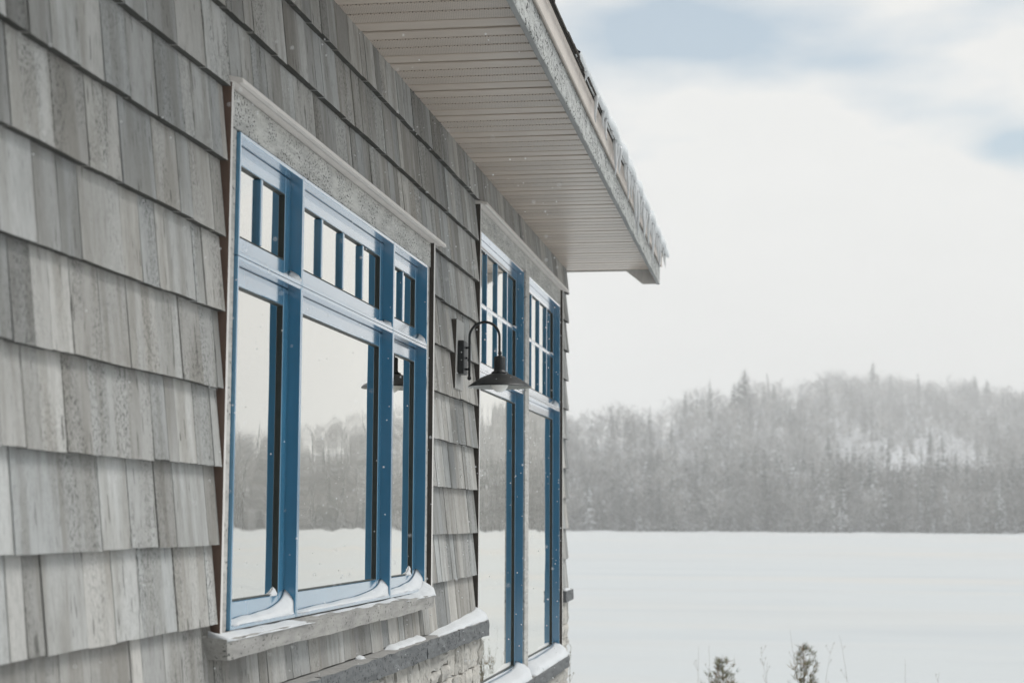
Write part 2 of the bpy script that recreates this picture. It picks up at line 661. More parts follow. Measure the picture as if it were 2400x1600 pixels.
def hill_z(rr, a):
    e = np.interp(a, AZ_T, EL_T)
    rg = np.interp(a, AZ_T, RR_T)
    zr = math.tan(R(e)) * rg + EYE - 10.0
    rr = rr - 5.0 * math.sin(a * 1.3 + .4) - 3.0 * math.sin(a * 3.7 + 1)
    near = 3.5 * sstep((rr - SH0) / 60) + .35 * sstep((rr - SH0 + 4) / 6)
    if rr <= rg:
        t = max(0, (rr - SH0 - 50) / (rg - SH0 - 50))
        z = near + (zr - near) * (t ** 1.15)
    else:
        z = zr - (rr - rg) * .12
    z += 1.2 * math.sin(a * 2.1 + rr * .021) * sstep((rr - SH0) / 80) + .8 * math.sin(a * 5.3 + rr * .05) * sstep((rr - SH0) / 80)
    return z - .25


azs = np.concatenate([np.linspace(-60, -14, 18), np.linspace(-13, 20, 84), np.linspace(21, 75, 22)])
rrs = np.concatenate([np.linspace(SH0 - 16, SH0 + 60, 20), np.linspace(SH0 + 75, 1150, 36)])
v = []
for rr in rrs:
    for a in azs:
        v.append((1.65 + rr * math.sin(R(a)), rr * math.cos(R(a)), hill_z(rr, a) + (-1.0 if rr < SH0 - 12 else 0)))
na = len(azs)
f = [(j * na + i, j * na + i + 1, (j + 1) * na + i + 1, (j + 1) * na + i) for j in range(len(rrs) - 1) for i in range(na - 1)]
tag(link('hill', mesh('hill', v, f, M['hill'], True)), 'low snowy hill rising beyond the frozen lake', kind='structure')


# ---- trees of the far wood (vertex arrays, so that one call lays down one tree)
def strip(p, q, w, rnd):
    """thin two-triangle sliver from p to q"""
    d = np.array(q) - np.array(p)
    s_ = np.cross(d, rnd.normal(size=3))
    s_ = s_ / (np.linalg.norm(s_) + 1e-9) * w / 2
    return [p - s_, p + s_, q + s_ * .35, q - s_ * .35]


def conifer(seed, snow=.3, layers=15, width=.19, gaps=.12, per=8, ex=.8):
    r_ = np.random.default_rng(seed)
    V, F, C = [], [], []

    def quad(pts, c):
        n = len(V)
        V.extend(pts)
        F.append((n, n + 1, n + 2, n + 3))
        C.extend([c] * 4)
    for k in range(3):
        a = k * 2.1
        quad([np.array((.012 * math.cos(a), .012 * math.sin(a), 0)), np.array((.012 * math.cos(a + 2.1), .012 * math.sin(a + 2.1), 0)),
              np.array((.002 * math.cos(a + 2.1), .002 * math.sin(a + 2.1), 1)), np.array((.002 * math.cos(a), .002 * math.sin(a), 1))], (.06, .055, .05))
    for i in range(layers):
        t = i / (layers - 1)
        z = .10 + .88 * t
        rad = width * (1 - t) ** ex + .012
        for k in range(per):
            if r_.random() < gaps:
                continue
            a = r_.uniform(0, 6.283)
            L = rad * r_.uniform(.55, 1.15)
            d = np.array((math.cos(a), math.sin(a), 0))
            s_ = np.array((-d[1], d[0], 0)) * (rad * .22 + .006)
            p0 = np.array((0, 0, z + .01))
            p1 = d * L * .6 + np.array((0, 0, z - .012 - L * .12))
            p2 = d * L + np.array((0, 0, z - .02 - L * .28))
            c = (.05, .062, .05) if r_.random() > snow else (.55, .57, .59)
            n = len(V)
            V.extend([p0, p1 - s_, p2, p1 + s_])
            F.append((n, n + 1, n + 2, n + 3))
            C.extend([c] * 4)
    return np.array(V), np.array(F), np.array(C)


def bare_tree(seed, limbs=9, twigs=11, snow=.15):
    r_ = np.random.default_rng(seed)
    V, F, C = [], [], []

    def sl(p, q, w, c):
        n = len(V)
        V.extend(strip(p, q, w, r_))
        F.append((n, n + 1, n + 2, n + 3))
        C.extend([c] * 4)
    top = np.array((r_.normal(0, .03), r_.normal(0, .03), 1.0))
    g = r_.uniform(.20, .33)
    bark = (g, g * .96, g * .90)
    sl(np.array((0, 0, 0.)), top * .55, .014, bark)
    sl(top * .5, top, .008, bark)
    for i in range(limbs):
        z = .25 + .6 * (i + r_.random()) / limbs
        a = r_.uniform(0, 6.283)
        L = (.30 * (1.1 - z) + .10) * r_.uniform(.7, 1.2)
        p = top * z
        q = p + np.array((math.cos(a) * L * .85, math.sin(a) * L * .85, L * .65))
        sl(p, q, .008, bark)
        for k in range(twigs):
            s0 = p + (q - p) * r_.uniform(.2, 1)
            d = (q - p) * r_.uniform(.2, .5) + r_.normal(0, .06, 3)
            c = (.62, .63, .65) if r_.random() < snow else tuple(np.array(bark) * r_.uniform(.9, 1.35))
            sl(s0, s0 + d, .0075, c)
    return np.array(V), np.array(F), np.array(C)


CON = [conifer(s_, sn) for s_, sn in ((1, .10), (2, .22), (3, .45), (4, .12), (5, .7))]
NEAR = [conifer(80 + s_, .05, 30, .2, .08, 14) for s_ in range(3)]
BARE = [bare_tree(s_ + 20, snow=sn) for s_, sn in ((1, .06), (2, .15), (3, .35), (4, .08), (5, .5), (6, .15))]


def place(proto, pos, h, rot, wid=1.0, tone=1.0):
    V, F, C = proto
    c, s_ = math.cos(rot), math.sin(rot)
    W = np.empty_like(V)
    W[:, 0] = (V[:, 0] * c - V[:, 1] * s_) * h * wid + pos[0]
    W[:, 1] = (V[:, 0] * s_ + V[:, 1] * c) * h * wid + pos[1]
    W[:, 2] = V[:, 2] * h + pos[2]
    return W, F, C * tone


def polar(rr, a):
    return (1.65 + rr * math.sin(R(a)), rr * math.cos(R(a)), hill_z(rr, a) - .2)


def mist_gap(rr, a):
    """trees thinned to bare snow here, a stand-in for pale blowing mist"""
    c = ((a - 4.3) / 2.8) ** 2 + ((rr - 580) / 90.0) ** 2  # added opening whose bare snow imitates mist on the hill
    return c < 1.0


def scatter(n, a0, a1, r0, r1, pc, hmin, hmax, ap, snowy=False, dim=1.0):
    for _ in range(n):
        a = rng.uniform(a0, a1)
        rr = r0 + (r1 - r0) * rng.random()
        if mist_gap(rr, a) and rng.random() < .80:
            continue
        if rr > np.interp(a, AZ_T, RR_T) + 14:
            continue
        h = rng.uniform(hmin, hmax)
        tone = rng.uniform(.7, 1.2) * dim * (1 + .45 * math.sin(a * 3.1 + rr * .045) * math.sin(a * 1.7 - rr * .03 + 1))
        if rng.random() < pc:
            j = rng.integers(5) if snowy else rng.choice([0, 1, 3, 3, 2])
            ap.append(place(CON[j], polar(rr, a), h * rng.uniform(.8, 1.2), rng.uniform(0, 6.28), rng.uniform(.8, 1.3), tone))
        else:
            j = rng.integers(6)
            ap.append(place(BARE[j], polar(rr, a), h, rng.uniform(0, 6.28), rng.uniform(.9, 1.4), tone))


def join(parts, name, mat, parent=None, org=(0, 0, 0)):
    nv = 0
    V, F, C = [], [], []
    for a, b, c in parts:
        V.append(a)
        F.append(b + nv)
        C.append(c)
        nv += len(a)
    V, F, C = np.concatenate(V), np.concatenate(F), np.concatenate(C)
    me = bpy.data.meshes.new(name)
    me.vertices.add(len(V))
    me.vertices.foreach_set('co', V.astype(np.float32).ravel())
    me.loops.add(F.size)
    me.loops.foreach_set('vertex_index', F.astype(np.int32).ravel())
    me.polygons.add(len(F))
    me.polygons.foreach_set('loop_start', np.arange(0, F.size, 4, dtype=np.int32))
    me.update(calc_edges=True)
    at = me.color_attributes.new('tone', 'FLOAT_COLOR', 'POINT')
    at.data.foreach_set('color', np.concatenate([C, np.ones((len(C), 1))], 1).astype(np.float32).ravel())
    me.materials.append(mat)
    return link(name, me, parent, org)


parts = []
for _ in range(1300):                # snow-laden shore brush, paled and multiplied to imitate blown-snow haze
    a = rng.uniform(-9.5, 30)
    h = rng.uniform(1.0, 4.5)
    parts.append(place(CON[4] if rng.random() < .5 else BARE[4], polar(SH0 + rng.uniform(-1, 14), a), h, rng.uniform(0, 6.28), rng.uniform(1.5, 3.0), rng.uniform(.9, 1.3)))
scatter(900, -9.5, 9.5, SH0 + 1, SH0 + 20, .35, 5, 11, parts, True)
scatter(1100, -9.5, 9.5, SH0 + 8, SH0 + 80, .25, 9, 15, parts, True, .85)
scatter(420, -9.5, 9.5, SH0 + 4, SH0 + 90, 1.0, 8, 15, parts, False, .7)
scatter(3900, -9.5, 9.5, SH0 + 70, 940, .17, 9, 14, parts)
scatter(500, 9.5, 30, SH0 + 1, SH0 + 30, .35, 5, 11, parts, True)
scatter(700, 9.5, 30, SH0 + 20, SH0 + 90, .3, 9, 15, parts, True)
scatter(1300, 9.5, 30, SH0 + 80, 720, .2, 9, 14, parts)
scatter(300, -20, -9.5, SH0 + 1, 640, .25, 8, 14, parts)
scatter(400, 30, 55, SH0 + 1, 640, .3, 8, 14, parts)
tag(join(parts, 'distant_forest', M['tree']), 'hazy grey winter wood covering the hill across the lake', kind='stuff')

# the near shore is wooded too: big spruces stand behind the viewer
parts = []
for _ in range(170):
    x, y_ = rng.uniform(-14, 30), rng.uniform(-46, -20)
    h = rng.uniform(9, 15)
    parts.append(place(NEAR[rng.integers(3)], (x, y_, bank_z(x, y_) - .1), h, rng.uniform(0, 6.28), rng.uniform(.9, 1.3), .8))
tag(join(parts, 'near_forest', M['tree']), 'dark spruce wood standing behind the viewer', kind='stuff')

# single trees that stand out of the wood: azimuth, distance, height, slimness, label
singles = [
    (-5.10, 560, 13.0, 1.2, 'pointed lone spruce on the low ridge nearest the house'),
    (-1.48, 690, 15.0, 1.5, 'left spruce of the ragged clump on the ridge shoulder'),
    (-1.13, 692, 20.0, 1.45, 'tallest spruce, crowning the ragged clump on the ridge shoulder'),
    (-1.32, 695, 16.0, 1.7, 'middle spruce of the ragged clump on the ridge shoulder'),
    (3.10, 925, 17.0, 1.3, 'narrow spruce sticking up right at the hill top'),
    (1.60, 520, 16.0, .8, 'dark spruce half way up, left of the thinned gap standing in for mist'),
    (3.55, 505, 16.5, .75, 'dark spruce standing alone in front of the thinned gap standing in for mist'),
    (4.90, 520, 18.0, .8, 'tall slim spruce right of centre on the thinned gap standing in for mist'),
    (6.35, 905, 16.0, 1.5, 'spruce on the right shoulder of the hill skyline'),
    (6.75, 890, 16.5, 1.6, 'bushy spruce beside the spruce on the right shoulder'),
    (0.35, 640, 15.0, .9, 'dark spruce just below the ridge left of the hill top'),
    (4.55, 925, 14.0, .8, 'small pointed spruce on the skyline right of the hill top'),
]
def make_single(nm, trunk_part, crown_part, pos, label, cat, group):
    t = empty(nm, pos)
    join([trunk_part], 'trunk', M['tree'], t, pos)
    join([crown_part], 'crown', M['tree'], t, pos)
    tag(t, label, cat, group)


for i, (a, rr, h, w, lab) in enumerate(singles):
    pr = conifer(200 + i, .05, 19, .19, .30, 10, .55)
    pos = polar(rr, a)
    V, F, C = place(pr, pos, h, i * 1.3, w, .8)
    make_single('spruce_tree', (V[:12], F[:3], C[:12]), (V[12:], F[3:] - 12, C[12:]), pos, lab, 'tree', 'spruces standing out of the far wood')
# dead snag on the skyline
pos = polar(725, -.37)
mb = MB()
mb.tube([pos, (pos[0] + .3, pos[1], pos[2] + 9), (pos[0] - .25, pos[1], pos[2] + 16.5)], [.42, .3, .07], 6)
for k, (z0, dx) in enumerate(((9, .9), (11, -1.1), (12.5, .8), (14, -.6))):
    mb.tube([(pos[0], pos[1], pos[2] + z0), (pos[0] + dx, pos[1] + .3, pos[2] + z0 + .9)], [.12, .04], 4)
o = mb.build('dead_tree', mat_plain('grey_dead_wood', (.10, .095, .09), .9, .2), None, pos)
tag(o, 'bare dead snag on the ridge right of the spruce clump', 'tree')

# ================================================================== the house
Z = EYE      # heights below are given relative to eye level and lifted by Z
house = empty('house', (0, 8, 1.2))
tag(house, 'cottage wall of weathered grey cedar shingles with blue framed windows under a deep eave', 'house')

Y_END = 12.93
Y_BEG = 2.2
SOF = 1.915
W1 = (4.735, 7.765, -.415, 1.285)
W2 = (8.965, 12.56, -1.10, 1.70)
# sheathing with the two openings left free
mb = MB()
zb, zt = -2.0, 2.35
bounds = [(Y_BEG - 4, W1[0] + .03, zb, zt), (W1[0] + .03, W1[1] - .03, zb, W1[2] + .03), (W1[0] + .03, W1[1] - .03, W1[3] - .03, zt), (W1[1] - .03, W2[0] + .03, zb, zt),
          (W2[0] + .03, W2[1] - .03, zb, W2[2] + .05), (W2[0] + .03, W2[1] - .03, W2[3] - .03, zt), (W2[1] - .03, Y_END - .02, zb, zt)]
for (a, b, c, d) in bounds:
    mb.box(-.16, 0, a, b, Z + c, Z + d)
gp = [(-.161, zb), (-.161, 2.70), (-6.9, 2.70 + 6.739 * math.tan(R(39))), (-6.9, zb)]     # gable end wall round the corner
gv = [(x, Y_END - .2, Z + z) for x, z in gp] + [(x, Y_END - .02, Z + z) for x, z in gp]
mb.add(gv, [(0, 1, 2, 3), (7, 6, 5, 4)] + [(q, q + 4, (q + 1) % 4 + 4, (q + 1) % 4) for q in range(4)])
wall = mb.build('wall', M['sheath'], house, (0, 8, 1.2))
# dim rooms behind the glass
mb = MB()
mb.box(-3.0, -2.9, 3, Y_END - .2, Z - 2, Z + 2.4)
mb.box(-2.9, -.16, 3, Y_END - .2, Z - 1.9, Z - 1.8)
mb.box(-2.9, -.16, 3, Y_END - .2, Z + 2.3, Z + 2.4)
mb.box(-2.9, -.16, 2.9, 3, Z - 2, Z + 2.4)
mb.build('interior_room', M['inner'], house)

# ---- cedar shingles
STEP = .2255
Z0 = .142
courses = [Z0 + STEP * k for k in range(-4, 9)]
opens = [(W1[0] - .004, W1[1] + .004, W1[2] - .0, W1[3] + .02), (W2[0] - .004, W2[1] + .004, W2[2], W2[3] + .012)]
band_top = -.545


def shingle_geo(y0, y1, zb_, zt_, butt, seed):
    r_ = random.Random(seed)
    lean = r_.uniform(-.002, .002)
    out = r_.uniform(-.002, .002)
    xb, xt = .048 + out, .021 + out * .5
    def xf(z):
        return xb + (xt - xb) * (z - butt) / (STEP + .02)
    g = r_.choice([.0006, .0010, .0030, .0050, .0075, .0100])
    y0, y1 = y0 + g / 2, y1 - g / 2
    ragged = abs(zb_ - butt) < 1e-6
    n = 3
    zb_ += (r_.uniform(-.0018, .0018) if r_.random() < .85 else r_.uniform(-.005, .004)) if ragged else 0
    v = []
    for i in range(n + 1):
        t = i / n
        y = y0 + (y1 - y0) * t
        j = r_.uniform(-.0010, .0010) if ragged else 0
        v.append((xf(zb_), y + lean, zb_ + j + Z))
    for i in range(n + 1):
        t = i / n
        v.append((xf(zt_), y0 + (y1 - y0) * t - lean, zt_ + Z))
    for i in range(n + 1):
        t = i / n
        v.append((max(.0015, xf(zb_) - .036), y0 + (y1 - y0) * t + lean, v[i][2] + .002))
    v.append((.001, y0, zt_ + Z))
    v.append((.001, y1, zt_ + Z))
    m = n + 1
    f = [(i, i + 1, m + i + 1, m + i) for i in range(n)]
    f += [(2 * m + i, 2 * m + i + 1, i + 1, i) for i in range(n)]
    f += [(0, m, 3 * m, 2 * m), (n, 2 * m + n, 3 * m + 1, m + n)]
    return v, f, ((y0 + y1) / 2, zb_)


items = []
sid = 0
for ci, butt in enumerate(courses):
    y = Y_BEG + random.uniform(0, .1)
    prev_w = 0
    while y < Y_END:
        w = random.choice([random.uniform(.075, .12), random.uniform(.12, .19), random.uniform(.17, .26)])
        y1 = min(y + w, Y_END + .012)
        if Y_END - y1 < .05:
            y1 = Y_END + .012
        segs = [(y, y1)]
        cuts = [e for o_ in opens for e in (o_[0], o_[1]) if y + 1e-4 < e < y1 - 1e-4]
        ed = [y] + sorted(cuts) + [y1]
        tone = [random.betavariate(1.5, 1.3), random.random() ** 1.2, random.random() ** 1.6]
        for a, b in zip(ed[:-1], ed[1:]):
            lo, hi = butt, butt + STEP + .018
            lo = max(lo, band_top + .004)
            hi = min(hi, SOF + .03)
            mid = (a + b) / 2
            for o_ in opens:
                if o_[0] - 1e-6 < mid < o_[1] + 1e-6:
                    if lo >= o_[2] - .002 and hi <= o_[3]:
                        lo = hi
                    elif lo < o_[2] < hi:
                        hi = min(hi, o_[2] + .004)
                    elif lo < o_[3] < hi:
                        lo = o_[3] + .001
            if hi - lo < .012 or b - a < .008:
                continue
            sid += 1
            v, f, c = shingle_geo(a, b, lo, hi, butt, sid)
            dep = math.hypot(1.65, c[0])
            size = (b - a) * (hi - lo) / dep ** 3
            px = 1200 + 3960 * math.tan(math.atan2(-1.65, c[0]) + R(YAW))
            vis = (px > -40) and lo < c[0] * .31
            items.append((size if vis else 0, v, f, tone))
        y = y1
items.sort(key=lambda t: -t[0])
rest = MB()
rest_col = []
for i, (size, v, f, tone) in enumerate(items):
    if i < 300:
        s_ = MB()
        s_.add(v, f)
        s_.build('shingle', M['shingle'], wall, None, False, [(*tone, 1)] * len(v))
    else:
        rest.add(v, f)
        rest_col += [(*tone, 1)] * len(v)
o = rest.build('shingle_siding', M['shingle'], wall, (0, 8, 1.2), False, rest_col)
tag(o, kind='stuff')

# ---- windows
def member(name, par, mat, x0, x1, y0, y1, z0, z1, b=.002):
    s_ = MB()
    s_.box(x0, x1, y0, y1, Z + z0, Z + z1, 0, b)
    return s_.build(name, mat, par)


def frame_ring(name, par, mat, x0, x1, y0, y1, z0, z1, t, b=.0015, tb=None):
    """four mitre-butted members of one frame"""
    tb = tb or t
    s_ = MB()
    s_.box(x0, x1, y0, y0 + t, Z + z0, Z + z1, 0, b)
    s_.box(x0, x1, y1 - t, y1, Z + z0, Z + z1, 0, b)
    s_.box(x0, x1 - .0004, y0 + t, y1 - t, Z + z1 - t, Z + z1, 0, b)
    s_.box(x0, x1 - .0004, y0 + t, y1 - t, Z + z0, Z + z0 + tb, 0, b)
    return s_.build(name, mat, par)


def unit(par, y0, y1, z0, z1, nv=0, nh=0, st=.062):
    """one glazed unit: projecting blue frame, recessed sash, panes with their muntins"""
    frame_ring('frame', par, M['blue'], -.10, .040, y0, y1, z0, z1, .0125)
    a, b, c, d = y0 + .0125, y1 - .0125, z0 + .0125, z1 - .0125
    s_ = MB()
    for (p, q, r0, r1) in ((a + .001, a + st, c + .001, d - .001), (b - st, b - .001, c + .001, d - .001), (a + st, b - st, d - st, d - .001), (a + st, b - st, c + .001, c + st + .004)):
        s_.box(-.055, -.002 if p in (a + .001, b - st) else -.0025, p, q, Z + r0, Z + r1, 0, .003)
    s_.build('sash', M['blue'], par)
    g = .004
    s_ = MB()
    for (p, q, r0, r1) in ((a + st, a + st + g, c + st + .004, d - st), (b - st - g, b - st, c + st + .004, d - st), (a + st + g, b - st - g, d - st - g, d - st), (a + st + g, b - st - g, c + st + .004, c + st + .004 + g)):
        s_.box(-.05, -.0040, p, q, Z + r0, Z + r1, 0, .001)
    s_.build('gasket', M['gasket'], par)
    ga, gb, gc, gd = a + st + g, b - st - g, c + st + .004 + g, d - st - g
    xs_ = [ga + (gb - ga) * i / (nv + 1) for i in range(nv + 2)]
    zs_ = [gc + (gd - gc) * i / (nh + 1) for i in range(nh + 2)]
    mw = .011
    for i in range(1, nv + 1):
        member('muntin', par, M['blue'], -.022, .001, xs_[i] - mw, xs_[i] + mw, gc, gd, .003)
    for j in range(1, nh + 1):
        for i in range(nv + 1):
            l_ = xs_[i] + (mw if i else 0)
            r_ = xs_[i + 1] - (mw if i < nv else 0)
            member('muntin', par, M['blue'], -.022, .0005, l_, r_, zs_[j] - mw, zs_[j] + mw, .003)
    for i in range(nv + 1):
        for j in range(nh + 1):
            p0 = xs_[i] - (.004 if i == 0 else -mw + .003)
            p1 = xs_[i + 1] + (.004 if i == nv else -mw + .003)
            q0 = zs_[j] - (.004 if j == 0 else -mw + .003)
            q1 = zs_[j + 1] + (.004 if j == nh else -mw + .003)
            s2 = MB()
            s2.box(-.020, -.0145, p0, p1, Z + q0, Z + q1)
            s2.build('pane', M['glass'], par)


def casing(par, y0, y1, z0, z1, iy0, iy1, iz1, bw=.030):
    """trim round an opening: recessed inner boards and a proud outer band with bare brown sides"""
    def band(name, a, b, c, d, x1=.052, left=True):
        v = [(0, a, Z + c), (x1, a, Z + c), (x1, b, Z + c), (0, b, Z + c), (0, a, Z + d), (x1, a, Z + d), (x1, b, Z + d), (0, b, Z + d)]
        s_ = MB()
        s_.add(v, [(0, 3, 2, 1), (4, 5, 6, 7), (1, 2, 6, 5), (2, 3, 7, 6), (3, 0, 4, 7)], 0)
        s_.add(v, [(0, 1, 5, 4)], 1)
        s_.build(name, [M['trim_light'], M['brown'] if left and y0 < 6 else M['dark_edge']], par)
    band('casing_edge', y0, y0 + bw * .62, z0, z1, .052, True)
    band('casing_edge', y1 - bw, y1, z0, z1, .050, False)
    member('casing_board', par, M['trim'], 0, .029, y0 + bw * .62 + .0005, iy0 - .004, z0, iz1 + .002, .002)
    member('casing_board', par, M['trim'], 0, .029, iy1 + .004, y1 - bw - .0005, z0, iz1 + .002, .002)
    member('head_board', par, M['head'], 0, .034, y0 + bw * .62 + .0005, y1 - bw - .0005, iz1 + .003, z1 - .004, .002)


def flashing(par, y0, y1, z1):
    s_ = MB()
    pr = [(-.0, z1 + .022), (.070, z1 + .008), (.088, z1 + .004), (.090, z1 - .010), (.078, z1 - .012), (.062, z1 - .004), (0, z1 - .004)]
    v = [(x, y0, Z + z) for x, z in pr] + [(x, y1, Z + z) for x, z in pr]
    n = len(pr)
    s_.add(v, [(i, i + n, (i + 1) % n + n, (i + 1) % n) for i in range(n)] + [tuple(range(n)), tuple(range(n, 2 * n))[::-1]])
    s_.build('head_flashing', M['flash'], par)


win1 = empty('window', (0, 6.25, Z - .41), house)
tag(win1, 'wide blue window of three bays with a row of small panes on top')
casing(win1, 4.735, 7.765, -.346, 1.285, 4.862, 7.645, 1.165)
flashing(win1, 4.722, 7.83, 1.288)
BAYS1 = [(4.862, 5.5585, 1), (5.5595, 6.9505, 3), (6.9515, 7.645, 1)]
for (a, b, nv) in BAYS1:
    unit(win1, a, b, .784, 1.163, nv, 0)
    unit(win1, a, b, -.338, .7825, 0, 0)
# sill of rough sawn timber, ends cut on the skew
s_ = MB()
v, f = [], []
N = 40
for i in range(N + 1):
    y = 4.655 + (7.60 - 4.655) * i / N
    w_ = .0010 * math.sin(i * 1.7) + .0015 * math.sin(i * .43 + 1)
    sk = -.05 if i == 0 else 0
    for (x, z) in ((0, -.338), (.098 + w_, -.350 + w_ * .5), (.092 + w_, -.408 - w_), (0, -.405)):
        v.append((x, y + (.03 if i == 0 and z < -.4 else 0), Z + z))
for i in range(N):
    for k in range(4):
        f.append((i * 4 + k, i * 4 + (k + 1) % 4, (i + 1) * 4 + (k + 1) % 4, (i + 1) * 4 + k))
f += [(3, 2, 1, 0), (N * 4, N * 4 + 1, N * 4 + 2, N * 4 + 3)]
s_.add(v, f)
s_.build('sill', M['sill'], win1)

win2 = empty('window', (0, 10.75, Z - 1.1), house)
tag(win2, 'tall pair of blue windows with gridded upper panes near the corner')
casing(win2, 8.965, 12.56, -1.0, 1.70, 9.05, 12.45, 1.575, .034)
flashing(win2, 8.955, 12.60, 1.703)
member('mullion_board', win2, M['trim'], -.05, .050, 10.657, 10.813, -1.0, 1.5745, .003)
BAYS2 = [(9.052, 10.654), (10.816, 12.448)]
for (a, b) in BAYS2:
    unit(win2, a, b, .792, 1.573, 3, 1, .055)
    unit(win2, a, b, -1.0, .790, 0, 0, .06)

# ---- stone ledge and stone veneer
ledge = empty('stone_ledge', (0, 7, Z - .63), house)


def ledge_stone(par, y0, y1, x1, zt_, zb_, seed, close=True):
    r_ = random.Random(seed)
    nY, prof = 10, [(0, 0), (.35, 0), (.75, 0), (1, -.03), (1, -.35), (1, -.7), (1, -1), (.5, -1), (0, -1)]
    v = []
    for i in range(nY + 1):
        y = y0 + .0025 + (y1 - y0 - .005) * i / nY
        for k, (px, pz) in enumerate(prof):
            j = r_.uniform(-.0035, .0035) if 2 < k < 7 else r_.uniform(-.001, .001)
            v.append((px * x1 + (j if px > .9 else 0), y, Z + zt_ + pz * (zt_ - zb_) + (r_.uniform(-.003, .003) if k in (3, 6) else 0)))
    n = len(prof)
    s_ = MB()
    s_.add(v, [(i * n + k, (i + 1) * n + k, (i + 1) * n + k + 1, i * n + k + 1) for i in range(nY) for k in range(3, n - 1)], 0)
    s_.add(v, [(i * n + k, (i + 1) * n + k, (i + 1) * n + k + 1, i * n + k + 1) for i in range(nY) for k in range(0, 3)], 1)
    s_.add(v, [tuple(range(n))[::-1], tuple(nY * n + k for k in range(n))], 0)
    s_.build('ledge_stone', [M['ledge'], M['ledge_top']], par)


for i, (a, b) in enumerate(zip([4.2, 4.9, 5.62, 6.42, 7.36, 8.10], [4.9, 5.62, 6.42, 7.36, 8.10, 8.955])):
    ledge_stone(ledge, a, b, .115, -.530 - .01, -.622, i)
ledge_stone(ledge, 12.61, 13.06, .070, -.545, -.628, 31)
# the ledge turns the corner
s_ = MB()
s_.box(-.6, -.001, Y_END - .02, 13.055, Z - .626, Z - .547, 0, .004)
s_.build('ledge_stone', [M['ledge']], ledge)
ledge_stone(win2, 8.98, 10.75, .105, -1.005, -1.09, 41)
ledge_stone(win2, 10.75, 12.52, .105, -1.005, -1.09, 42)
for c in list(win2.children):
    if c.name.startswith('ledge_stone'):
        c.name = 'stone_sill'
        ORG[c.name] = Vector((0, 0, 0))

stonewall = MB()
stonewall.box(0.0005, .045, 4.0, 8.95, Z - 2.02, Z - .624)
stonewall.box(0.0005, .045, 8.95, 12.57, Z - 2.02, Z - 1.092)
stonewall.box(0.0005, .012, 12.57, 12.95, Z - 2.02, Z - .63)
stonewall = stonewall.build('stone_wall', M['mortar'], house)


def stone(y0, y1, z0, z1, x0, seed, th=.03):
    r_ = random.Random(seed)
    n = 4
    v, f = [], []
    tilt = r_.uniform(-.012, .012)
    tz = r_.uniform(-.01, .012)
    for j in range(n + 1):
        for i in range(n + 1):
            ty, tz_ = i / n, j / n
            e = (i in (0, n)) + (j in (0, n))
            x = x0 + th + tilt * (ty - .5) + tz * (tz_ - .5) + r_.uniform(-.008, .008) - (.012 if e else 0)
            jy = r_.uniform(-.006, .006) if i in (0, n) else r_.uniform(-.008, .008)
            jz = r_.uniform(-.005, .005)
            v.append((x, y0 + (y1 - y0) * ty + jy, Z + z0 + (z1 - z0) * tz_ + jz))
    for j in range(n):
        for i in range(n):
            q = j * (n + 1) + i
            f.append((q, q + 1, q + n + 2, q + n + 1))
    ring = [i for i in range(n + 1)] + [(j + 1) * (n + 1) - 1 for j in range(1, n + 1)] + [n * (n + 1) + i for i in range(n - 1, -1, -1)] + [j * (n + 1) for j in range(n - 1, 0, -1)]
    b0 = len(v)
    for q in ring:
        v.append((x0 - .004, v[q][1], v[q][2]))
    m = len(ring)
    for i in range(m):
        f.append((ring[(i + 1) % m], ring[i], b0 + i, b0 + (i + 1) % m))
    s_ = MB()
    s_.add(v, f)
    return s_.build('stone', M['stone'], stonewall)


k = 0
def lay(ya, yb, zt_, zb_, x0, th=.032):
    global k
    z = zt_
    while z > zb_ + .03:
        h = random.uniform(.09, .19)
        y = ya
        while y < yb - .01:
            w = min(random.uniform(.07, .24), yb - y)
            if yb - y - w < .05:
                w = yb - y
            if w > .12 and h > .14 and random.random() < .4:
                m_ = z - h * random.uniform(.4, .6)
                k += 2
                stone(y + .004, y + w - .004, m_ + .003, z - .003, x0, k, th * random.uniform(.8, 1.3))
                stone(y + .004, y + w - .004, z - h + .003, m_ - .003, x0, k + 900, th * random.uniform(.8, 1.3))
            else:
                k += 1
                stone(y + .004, y + w - .004, z - h + .003, z - .003, x0, k, th * random.uniform(.8, 1.3))
            y += w
        z -= h


lay(5.9, 8.95, -.63, -1.02, .045)
lay(8.95, 12.57, -1.10, -1.35, .045, .025)
lay(12.57, 12.96, -.635, -1.9, .012, .03)

# ---- eave: soffit strips, fascia, metal edge, roofing
sof = MB()
sof.box(.0, .715, Y_BEG - 2.2, 13.02, Z + SOF + .030, Z + SOF + .045)
sof = sof.build('soffit', M['sheath'], house)
g0 = 6.396 - .4785 * 10
i = 0
while True:
    a = g0 + .1196 * i
    b = a + .1196
    if a > 13.0:
        break
    kind = i % 4
    lo = .0140 if kind == 0 else .0070
    hi = .0140 if kind == 3 else .0070
    s_ = MB()
    yA, yB = a + lo, min(b, 13.015) - hi
    xA, xB = .004, .7155
    dz = Z + SOF
    # tray section: flat strip with small rolled edges
    pr = [(yA, .030), (yA + .0005, .003), (yA + .004, 0), (yB - .004, 0), (yB - .0005, .003), (yB, .030)]
    v = [(x, y, dz + z) for x in (xA, xB) for y, z in pr]
    n = len(pr)
    s_.add(v, [(q, q + n, q + n + 1, q + 1) for q in range(n - 1)])
    if b > 2.2:
        s_.build('soffit_strip', M['soffit_perf'] if kind in (1, 2) else M['soffit'], sof)
    i += 1
# closing trim where the soffit meets the gable end
member('soffit_end_trim', sof, M['trim'], .0, .715, 13.017, 13.04, SOF - .006, SOF + .05, .003)

